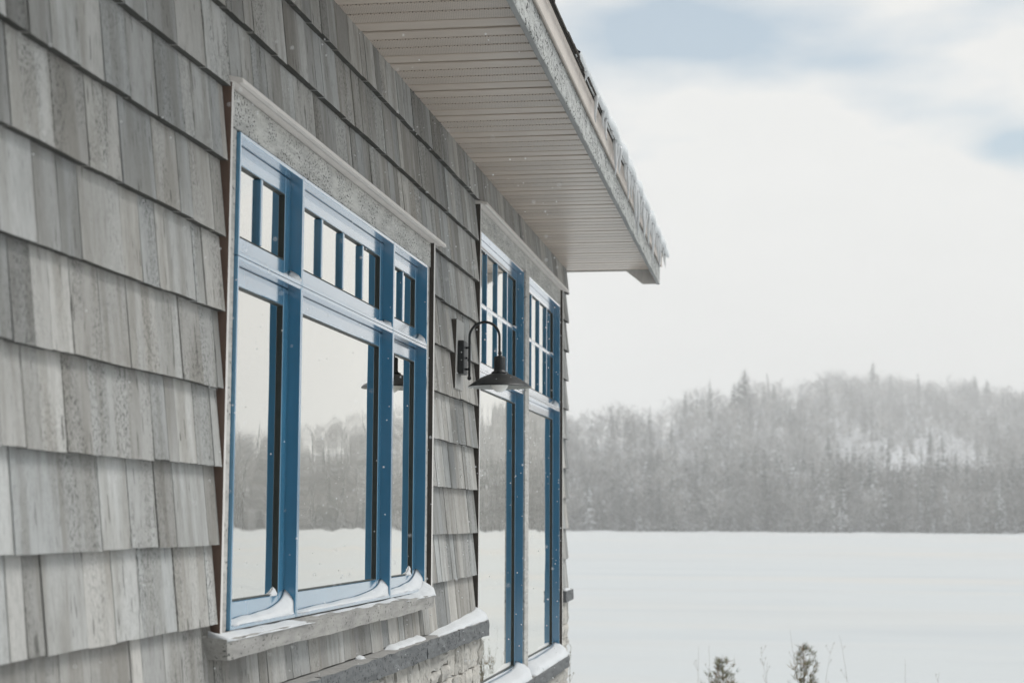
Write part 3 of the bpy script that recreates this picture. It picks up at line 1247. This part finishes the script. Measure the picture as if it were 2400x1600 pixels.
s_ = MB()
FY0, FY1 = 2.0, 13.085
v = []
N = 60
for i in range(N + 1):
    y = FY0 + (FY1 - FY0) * i / N
    w_ = .0015 * math.sin(i * 2.3) + .001 * math.sin(i * .9)
    v += [(.716, y, Z + 1.905), (.716, y, Z + 1.812 + w_), (.719, y, Z + 1.808 + w_), (.739, y, Z + 1.808 + w_), (.742 + w_, y, Z + 1.812 + w_), (.742, y, Z + 1.98)]
n = 6
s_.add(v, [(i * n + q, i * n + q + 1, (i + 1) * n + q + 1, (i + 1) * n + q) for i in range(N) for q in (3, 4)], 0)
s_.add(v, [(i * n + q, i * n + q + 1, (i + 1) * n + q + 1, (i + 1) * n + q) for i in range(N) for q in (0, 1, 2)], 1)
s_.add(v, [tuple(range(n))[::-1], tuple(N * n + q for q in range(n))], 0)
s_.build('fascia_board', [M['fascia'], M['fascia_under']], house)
# rake board climbing the gable at the far end
s_ = MB()
for (ya, yb, mi) in ((13.045, 13.085, 0),):
    P_ = [(.7155, 1.81), (.7155, 2.03), (-6.0, 7.4), (-6.0, 7.21 - .02), (.61, 1.81)]
    v = [(x, ya, Z + z) for x, z in P_] + [(x, yb, Z + z) for x, z in P_]
    n = len(P_)
    s_.add(v, [tuple(range(n)), tuple(range(n, 2 * n))[::-1]] + [(q, (q + 1) % n, (q + 1) % n + n, q + n) for q in range(n)])
s_.build('rake_board', M['trim_light'], house)
# beige metal fascia
s_ = MB()
P_ = [(.7435, 1.985), (.7435, 1.950), (.755, 1.943), (.760, 1.945), (.760, 2.022), (.768, 2.029), (.768, 2.035), (.73, 2.035)]
v = [(x, FY0, Z + z) for x, z in P_] + [(x, FY1 + .004, Z + z) for x, z in P_]
n = len(P_)
s_.add(v, [(q, (q + 1) % n, (q + 1) % n + n, q + n) for q in range(n)] + [tuple(range(n))[::-1], tuple(range(n, 2 * n))])
s_.build('metal_fascia', M['drip'], house)
# roof deck and a first course of asphalt tabs showing at the edge
SL = math.tan(R(39))
s_ = MB()
P_ = [(.772, 2.037), (.772, 2.049), (-7, 2.049 + 7.772 * SL), (-7, 2.037 + 7.772 * SL)]
v = [(x, FY0, Z + z) for x, z in P_] + [(x, 13.20, Z + z) for x, z in P_]
s_.add(v, [(q, (q + 1) % 4, (q + 1) % 4 + 4, q + 4) for q in range(4)] + [(3, 2, 1, 0), (4, 5, 6, 7)])
roof = s_.build('roof', M['roofing'], house)
y = FY0
q = 0
while y < 13.19:
    w = min(random.uniform(.10, .30), 13.21 - y)
    x1 = .787 + random.uniform(-.003, .003)
    for lay_ in (0,):
        t = MB()
        zz = 2.039 + .0115 * lay_ + random.uniform(0, .003)
        xx = x1 - lay_ * .010 + random.uniform(-.004, .004)
        L_ = .20
        P_ = [(xx, zz - .002), (xx, zz + .008), (xx - L_, zz + .008 + L_ * SL), (xx - L_, zz - .002 + L_ * SL)]
        v = [(x, y + .002, Z + z) for x, z in P_] + [(x, y + w - .002, Z + z) for x, z in P_]
        t.add(v, [(k_, (k_ + 1) % 4, (k_ + 1) % 4 + 4, k_ + 4) for k_ in range(4)] + [(3, 2, 1, 0), (4, 5, 6, 7)])
        t.build('roof_shingle', M['roofing'], roof)
    y += w
    q += 1

# ================================================================== snow and ice on the house
# crust of snow on the roof edge
s_ = MB()
N = 150
prof_n = 7
v = []
for i in range(N + 1):
    y = 7.3 + (13.20 - 7.3) * i / N
    amp = sstep((y - 7.3) / 2.2)
    th = (.008 + .030 * amp) * (1 + .25 * math.sin(i * .7) + .2 * math.sin(i * 1.9 + 1)) * (1 if i not in (0, N) else .2)
    ov = .012 * amp * (1 + .5 * math.sin(i * .45 + 2))
    x0 = .791
    for (px, pz) in ((x0 - .03, .010), (x0 + ov, .012 - .016 * amp), (x0 + ov + .006, .022 + th * .4), (x0 + ov - .004, .026 + th), (x0 - .05, .075 + th), (x0 - .30, .03 + .30 * SL + th), (x0 - 6.9, .03 + 6.9 * SL + th)):
        v.append((px, y, Z + 2.037 + pz))
s_.add(v, [(i * prof_n + q, i * prof_n + q + 1, (i + 1) * prof_n + q + 1, (i + 1) * prof_n + q) for i in range(N) for q in range(prof_n - 1)])
o = s_.build('roof_snow', M['icy'], None, None, True)
tag(o, 'thin icy snow crust along the outer roof edge', 'snow', kind='thing')

# icicles: distance along the eave, length
ic = [(7.55, .045), (8.02, .13), (8.36, .09), (8.52, .12), (8.78, .03), (9.02, .20), (9.10, .12), (9.18, .15), (9.26, .11), (9.62, .10), (9.70, .08), (9.80, .21), (9.88, .12), (9.97, .10), (10.05, .13),
      (10.14, .09), (10.25, .24), (10.33, .10), (10.44, .27), (10.52, .11), (10.63, .09), (10.75, .12), (10.84, .14), (10.93, .22), (11.02, .25), (11.10, .12), (11.2, .1), (11.28, .21), (11.4, .11),
      (11.48, .13), (11.6, .22), (11.7, .08), (11.83, .24), (11.95, .1), (12.08, .12), (12.2, .2), (12.33, .09), (12.45, .18), (12.6, .07), (12.72, .06), (12.9, .05), (13.05, .11)]
ORD = 'first second third fourth fifth sixth seventh eighth ninth tenth eleventh twelfth thirteenth fourteenth'.split()
n_long = n_short = 0
for i, (y, L) in enumerate(ic):
    r_ = random.Random(500 + i)
    y += r_.uniform(-.02, .02)
    L *= r_.uniform(.9, 1.1)
    x0 = .791 + r_.uniform(-.008, .004)
    w = .0085 + L * .020
    pts, rad = [], []
    for t in np.linspace(0, 1, 7):
        pts.append((x0 + .003 * math.sin(t * 5 + i), y + .003 * math.sin(t * 4 + i * 2), Z + 2.040 - L * t))
        rad.append(w * (1 - t) ** .75 * (1 + .12 * math.sin(t * 17 + i)) + .0012)
    t_ = MB()
    t_.tube(pts, rad, 7)
    o = t_.build('icicle', M['ice'], None, (x0, y, Z + 2.040), True)
    if i == 0:
        lab = 'stub of ice nearest the viewer on the roof edge'
    elif i == len(ic) - 1:
        lab = 'last icicle dripping from the far roof corner'
    elif ic[i][1] > .17:
        n_long += 1
        n_short = 0
        lab = ORD[n_long - 1] + ' long clear icicle counted from the near end of the eave'
    else:
        n_short += 1
        lab = ORD[n_short - 1] + ' short icicle ' + ('before the first long icicle of the eave' if n_long == 0 else 'beyond the ' + ORD[n_long - 1] + ' long icicle of the eave')
    tag(o, lab, 'icicle', 'icicles along the eave')


def drift(name, y0, y1, x0, x1, z0, h, label, lin=.0, base=.006, rise_left=False, slope=.0, group=None, n=26, m=6, decay=.05):
    """wind packed wedge of snow that climbs the jamb at one end"""
    r_ = random.Random(name + str(y0))
    ph = [r_.uniform(0, 6.28) for _ in range(4)]
    v, f = [], []
    for i in range(n + 1):
        t = i / n
        u = (1 - t) if rise_left else t
        for j in range(m + 1):
            s = j / m                       # 0 at the sash, 1 at the outer edge
            D_ = (1 - u) * abs(y1 - y0)
            H = base * math.sin(min(1, u * 6) * 1.57) + lin * u + h * math.exp(-(D_ / decay) ** .85)
            H *= (1 - .62 * s ** 1.5)
            H *= 1 + .08 * math.sin(t * 9 + ph[0]) * (1 - u)
            H += .0012 * math.sin(t * 23 + ph[1] + s * 4)
            edge = (.004 * math.sin(t * 15 + ph[2]) + .003 * math.sin(t * 37 + ph[3])) * (1 if j == m else 0)
            if j == m:
                H = H * .25
            v.append((x0 + (x1 - x0) * s + edge, y0 + (y1 - y0) * t, Z + z0 + max(.0008, H) - slope * s))
    b = len(v)
    for i in range(n + 1):
        v.append((x0, y0 + (y1 - y0) * i / n, Z + z0 - .002))
        v.append((x1, y0 + (y1 - y0) * i / n, Z + z0 - .002 - slope))
    w = m + 1
    for i in range(n):
        for j in range(m):
            f.append((i * w + j, i * w + j + 1, (i + 1) * w + j + 1, (i + 1) * w + j))
        f.append((i * w + m, b + 2 * i + 1, b + 2 * i + 3, (i + 1) * w + m))
        f.append((b + 2 * i, i * w, (i + 1) * w, b + 2 * i + 2))
    f.append(tuple([b] + [b + 1] + [m - j for j in range(m + 1)]))
    e = n * w
    f.append(tuple([e + j for j in range(m + 1)] + [b + 2 * n + 1, b + 2 * n]))
    s_ = MB()
    s_.add(v, f)
    o = s_.build('snow_drift', M['snow'], None, None, True)
    return tag(o, label, 'snow', group)


G = 'snow drifts on the window ledges'
# lower bays of the wide window
drift('d', 4.90, 5.546, .000, .0385, -.326, .052, 'snow wedge in the corner of the nearest bottom window bay', .018, .012, group=G)
drift('d', 5.575, 6.938, .000, .0385, -.326, .050, 'long snow wedge along the wide middle bottom window bay', .014, .004, group=G, n=40, decay=.10)
drift('d', 6.967, 7.632, .000, .0385, -.326, .056, 'snow wedge in the narrow right bottom window bay', .022, .012, group=G, decay=.07)
# small heaps on the sash ledges
drift('d', 5.40, 5.461, -.0143, -.001, -.2595, .022, 'small snow heap on the sash corner of the nearest bay', .004, .001, group=G, n=8, m=3, decay=.03)
drift('d', 7.44, 7.546, -.0143, -.001, -.2595, .030, 'small snow heap on the sash corner of the right bay', .006, .002, group=G, n=8, m=3, decay=.03)
# transom row
drift('d', 5.35, 5.546, .000, .0385, .797, .034, 'little snow wedge under the nearest top row panes', .004, .001, group=G, decay=.035)
drift('d', 6.62, 6.938, .000, .0385, .797, .028, 'little snow wedge under the four middle top panes', .003, .001, group=G, decay=.04)
drift('d', 7.36, 7.632, .000, .0385, .797, .040, 'little snow wedge under the right pair of top panes', .004, .001, group=G, decay=.05)
# on the timber sill
drift('d', 4.66, 5.58, .042, .100, -.3475, .012, 'thin snow line on the near end of the timber sill', .002, .007, True, .006, G)
drift('d', 5.60, 6.98, .042, .088, -.3475, .003, 'thin snow strip along the middle of the timber sill', .002, .005, False, .006, G)
drift('d', 7.0, 7.62, .034, .098, -.3475, .045, 'snow peak against the casing at the far end of the timber sill', .006, .006, False, .006, G, decay=.06)
# on the stone ledge
drift('d', 6.80, 7.44, .046, .096, -.542, .002, 'flat snow patch on the middle of the dark stone ledge', .002, .015, group=G)
drift('d', 7.66, 8.955, .040, .108, -.542, .014, 'snow bank building up the far end of the dark stone ledge', .045, .006, group=G, n=40)
drift('d', 6.34, 6.40, .046, .075, -.542, .002, 'tiny snow lump on the near part of the stone ledge', .002, .010, group=G, n=8, m=4)
drift('d', 12.62, 12.95, .040, .066, -.546, .008, 'snow pad on the short corner ledge', .004, .014, True, group=G)
# on the sill of the tall window
drift('d', 9.07, 10.652, -.001, .102, -1.004, .045, 'deep snow heap on the near half of the tall window sill', .004, .060, group=G, n=40, decay=.09)
drift('d', 10.83, 12.445, -.001, .102, -1.004, .040, 'deep snow heap on the far half of the tall window sill', -.002, .062, group=G, n=40, decay=.09)
# dusting on the glazing bars of the tall window
for (a, b, lab) in ((9.13, 10.58, 'snow line on the crossbar of the near gridded sash'), (10.90, 12.37, 'snow line on the crossbar of the far gridded sash')):
    drift('d', a, b, -.0143, .0005, 1.1960, .014, lab, .001, .006, group=G, n=24, m=3)
drift('d', 9.10, 10.64, .000, .0385, .805, .03, 'snow line on the transom bar of the near tall window', .003, .006, group=G, n=40)
drift('d', 10.86, 12.435, .000, .0385, .805, .05, 'snow line on the transom bar of the far tall window', .004, .008, group=G, n=40, decay=.08)

# ================================================================== gooseneck wall lamp
LY = 8.38
lamp = empty('wall_lamp', (.07, LY, Z + .64))
tag(lamp, 'dark gooseneck barn lamp with a wide shade on a shingle mount block', 'lamp')
s_ = MB()
for (xb_, xt_, ya, yb, za, zb2) in ((.050, .056, 8.28, 8.49, .640, .988),):
    v = [(.004, ya, Z + za), (xb_, ya, Z + za), (xb_, yb, Z + za), (.004, yb, Z + za), (.004, ya, Z + zb2), (xt_, ya, Z + zb2), (xt_, yb, Z + zb2), (.004, yb, Z + zb2)]
    s_.add(v, [(0, 3, 2, 1), (4, 5, 6, 7), (1, 2, 6, 5), (2, 3, 7, 6), (3, 0, 4, 7)], 0)
    s_.add(v, [(0, 1, 5, 4)], 1)
s_.build('mount_block', [mat_plain('grey_block_face', (.42, .415, .40), .85, .2, .12, 30, (1, 1, .2)), M['dark_edge']], lamp)
s_ = MB()
s_.box(.0535, .085, 8.325, 8.435, Z + .716, Z + .884, 0, .003)
s_.build('back_plate', M['lamp'], lamp)
for z in (.742, .851):
    s_ = MB()
    s_.tube([(.084, LY, Z + z), (.104, LY, Z + z)], .0055, 8)
    s_.build('standoff', M['lamp'], lamp, None, True)
s_ = MB()
s_.tube([(.085, LY, Z + .799), (.091, LY, Z + .799), (.095, LY, Z + .799)], [.004, .0065, .003], 8)
s_.build('screw', M['lamp'], lamp, None, True)
pts = [(.104, LY, Z + z) for z in (.700, .74, .80, .86, .904)]
for t in np.linspace(0, math.pi, 17)[1:]:
    pts.append(((.181 - .077 * math.cos(t)), LY, Z + .904 + .077 * math.sin(t)))
pts += [(.258, LY, Z + .86), (.258, LY, Z + .82)]
s_ = MB()
s_.tube(pts, .0068, 10)
s_.build('gooseneck', M['lamp'], lamp, None, True)
s_ = MB()
s_.lathe((.104, LY, Z + .697), [(.0, -.011), (.007, -.009), (.0105, -.003), (.0105, .003), (.007, .009), (0, .011)], 12)
s_.build('ball_end', M['lamp'], lamp, None, True)
s_ = MB()
s_.lathe((.260, LY, Z + .015), [(.0, .815), (.009, .815), (.010, .803), (.007, .797), (.012, .793), (.024, .790), (.029, .784), (.0295, .725), (.031, .716), (.042, .710), (.043, .702), (.0, .702)], 28)
s_.build('socket', M['lamp'], lamp, None, True)
s_ = MB()
prof = [(.040, .7035), (.052, .700), (.078, .690), (.105, .676), (.132, .658), (.152, .644), (.161, .6365), (.161, .634), (.150, .640), (.130, .6535), (.104, .671), (.077, .685), (.050, .695), (.02, .698)]
v0 = []
s_.lathe((.260, LY, Z + .015), prof[:8], 40, 0)
s_.lathe((.260, LY, Z + .015), prof[7:], 40, 1)
s_.build('shade', [M['lamp'], M['lamp_in']], lamp, None, True)
s_ = MB()
s_.lathe((.260, LY, Z + .6700), [(.0, -.0455), (.012, -.044), (.026, -.0375), (.038, -.025), (.0445, -.009), (.0455, .004), (.040, .020), (.026, .034), (.016, .041), (0, .041)], 24)
s_.build('bulb', M['bulb'], lamp, None, True)


# ================================================================== young cedars and dry stems on the bank
def cedar(pos, h, w, seed, label):
    r_ = np.random.default_rng(seed)
    V, F, C = [], [], []

    def sl(p, q, wd, c):
        n = len(V)
        V.extend(strip(np.array(p), np.array(q), wd, r_))
        F.append((n, n + 1, n + 2, n + 3))
        C.extend([c] * 4)
    nb = 95
    for i in range(nb):
        t = (i + r_.random()) / nb
        z = h * (.02 + .93 * t)
        a = r_.uniform(0, 6.283)
        L = w * (1 - t) ** .6 * r_.uniform(.3, 1.1) + .035
        p = np.array((0, 0, z))
        m_ = p + np.array((math.cos(a) * L * .6, math.sin(a) * L * .6, L * r_.uniform(.1, .4)))
        q = m_ + np.array((math.cos(a + r_.normal(0, .5)) * L * .3, math.sin(a + r_.normal(0, .5)) * L * .3, L * r_.uniform(.3, .7)))
        sl(p, m_, .005, (.12, .09, .065))
        sl(m_, q, .004, (.12, .09, .065))
        for k_ in range(3 + int(4 * (1 - t))):
            u = r_.uniform(.35, 1.0)
            c0 = (p + (m_ - p) * u * 1.6) if u < .6 else (m_ + (q - m_) * (u - .6) / .4)
            snowy = r_.random() < .2
            g = r_.uniform(.65, 1.35)
            dry = r_.random() < .3
            for e_ in range(7):
                s0 = c0 + r_.normal(0, .010, 3)
                d = r_.normal(0, .022, 3) + np.array((math.cos(a) * .018, math.sin(a) * .018, .030))
                sl(s0, s0 + d, r_.uniform(.004, .009), (.58, .60, .62) if snowy and e_ < 4 else ((.26 * g, .19 * g, .11 * g) if dry else (.165 * g, .16 * g, .085 * g)))
    t_ = empty('young_cedar', pos)
    off = np.array(pos)
    mb_ = MB()
    mb_.tube([pos, (pos[0] + .01, pos[1], pos[2] + h * .5), (pos[0] - .005, pos[1], pos[2] + h)], [.016, .010, .002], 7)
    me_ = mb_.build('trunk', mat_plain('cedar_bark', (.15, .095, .06), .9, .2), t_, pos)
    join([(np.array(V) + off, np.array(F), np.array(C))], 'crown', M['cedar'], t_, pos)
    tag(t_, label, 'shrub', 'young cedars on the bank')


def on_bank(a, y):
    x = 1.65 + y * math.tan(R(a))
    return (x, y, bank_z(x, y) - .02)


p = on_bank(.70, 20.2)
cedar(p, EYE - 1.45 - p[2], .36, 5, 'taller young cedar poking up at the bottom edge')
p = on_bank(-1.95, 19.6)
cedar(p, EYE - 1.58 - p[2], .36, 9, 'shorter bushy young cedar nearer the house at the bottom edge')


def stem(pos, h, lean, seed, label, nt=5, col=(.20, .165, .12), r0=.0035):
    r_ = random.Random(seed)
    s_ = MB()
    pts = [(pos[0] + lean * t ** 1.5 + .01 * math.sin(t * 6 + seed), pos[1], pos[2] + h * t) for t in np.linspace(0, 1, 9)]
    s_.tube(pts, [r0 * (1 - .75 * t) for t in np.linspace(0, 1, 9)], 5)
    for q_ in range(nt):
        i_ = r_.randint(3, 8)
        a_ = r_.uniform(0, 6.28)
        L_ = r_.uniform(.03, .10)
        b_ = pts[i_]
        e_ = (b_[0] + math.cos(a_) * L_ * .7, b_[1] + math.sin(a_) * L_ * .7, b_[2] + L_)
        s_.tube([b_, e_], [r0 * .5, r0 * .25], 4)
        s_.tube([e_, (e_[0] + .01, e_[1], e_[2] + .02)], [r0 * 1.3, r0 * .3], 4)
    o_ = s_.build('dry_stem', M_stem, None, pos)
    tag(o_, label, 'plant', 'dry stems on the bank')


M_stem = mat_plain('dry_stalk', (.25, .215, .17), .9, .1, .25, 60)
for i, (a, y, ztop, lean, lab, nt) in enumerate((
        (-2.42, 19.0, -1.40, -.01, 'tall straight dry stem beside the shorter cedar', 2),
        (-2.75, 19.2, -1.42, .03, 'faint dry stem left of the shorter cedar', 2),
        (-.65, 19.5, -1.52, -.10, 'branching dry twig between the two cedars', 9),
        (-.45, 19.6, -1.62, .06, 'lower dry twig between the two cedars', 8),
        (.28, 20.6, -1.32, -.14, 'leaning bare twig above the taller cedar', 6),
        (1.55, 19.8, -1.52, .10, 'snowy twig reaching out right of the taller cedar', 9),
        (1.85, 20.4, -1.36, -.18, 'thin curved stem right of the taller cedar', 6),
        (3.95, 19.5, -1.55, .02, 'lone grass stalk at the bottom right', 1),
        (5.05, 19.5, -1.68, .12, 'bent grass stalk at the far bottom right', 1),
        (-6.95, 17.6, -1.33, .06, 'small leafy twig growing beside the house corner', 10))):
    p = on_bank(a, y)
    stem((p[0] - lean, p[1], p[2]), EYE + ztop - p[2], lean, 40 + i, lab, nt, r0=.0032 if i != 9 else .005)

# ================================================================== haze and falling snow
mb = MB()
mb.box(-1120, 1320, -720, 1520, -1.5, 96)
hz = mb.build('haze', None, None, (0, 0, -1.5)) if False else None
me = mesh('haze', mb.v, mb.f)
hm = bpy.data.materials.new('drifting_snow_haze')
hm.use_nodes = True
hn = hm.node_tree.nodes
hn.clear()
ho = hn.new('ShaderNodeOutputMaterial')
hv = hn.new('ShaderNodeVolumePrincipled')
hv.inputs['Color'].default_value = (.935, .93, .922, 1)
hv.inputs['Density'].default_value = .00098
hv.inputs['Anisotropy'].default_value = 0.0
hm.node_tree.links.new(hv.outputs[0], ho.inputs['Volume'])
me.materials.append(hm)
hz = link('haze', me)
tag(hz, 'pale snow haze hanging over lake and hill', kind='stuff')

fl = MB()
oct_f = [(0, 1, 2), (0, 2, 3), (0, 3, 4), (0, 4, 1), (5, 2, 1), (5, 3, 2), (5, 4, 3), (5, 1, 4)]
for i in range(750):
    yy = rng.uniform(2.6, 13.0)
    a = rng.uniform(-25.5, -7.4)
    x = 1.65 + yy * math.tan(R(a))
    if x < .11:
        x = rng.uniform(.12, .5)
    if math.degrees(math.atan2(x - 1.65, yy)) > -7.3:
        continue
    zz = rng.uniform(-.12, .30) * yy
    if .0 < x < .85 and zz > 1.7:
        continue
    s = rng.uniform(.0016, .0036) * (.55 + yy / 16)
    fl.add([(x, yy, Z + zz + s)] + [(x + s * math.cos(q * 1.571 + i), yy + s * math.sin(q * 1.571 + i), Z + zz) for q in range(4)] + [(x, yy, Z + zz - s)], oct_f)
o = fl.build('falling_snow', M['flake'], None, (0, 8, 1.2), True)
tag(o, 'fine snowflakes drifting past the house', kind='stuff')
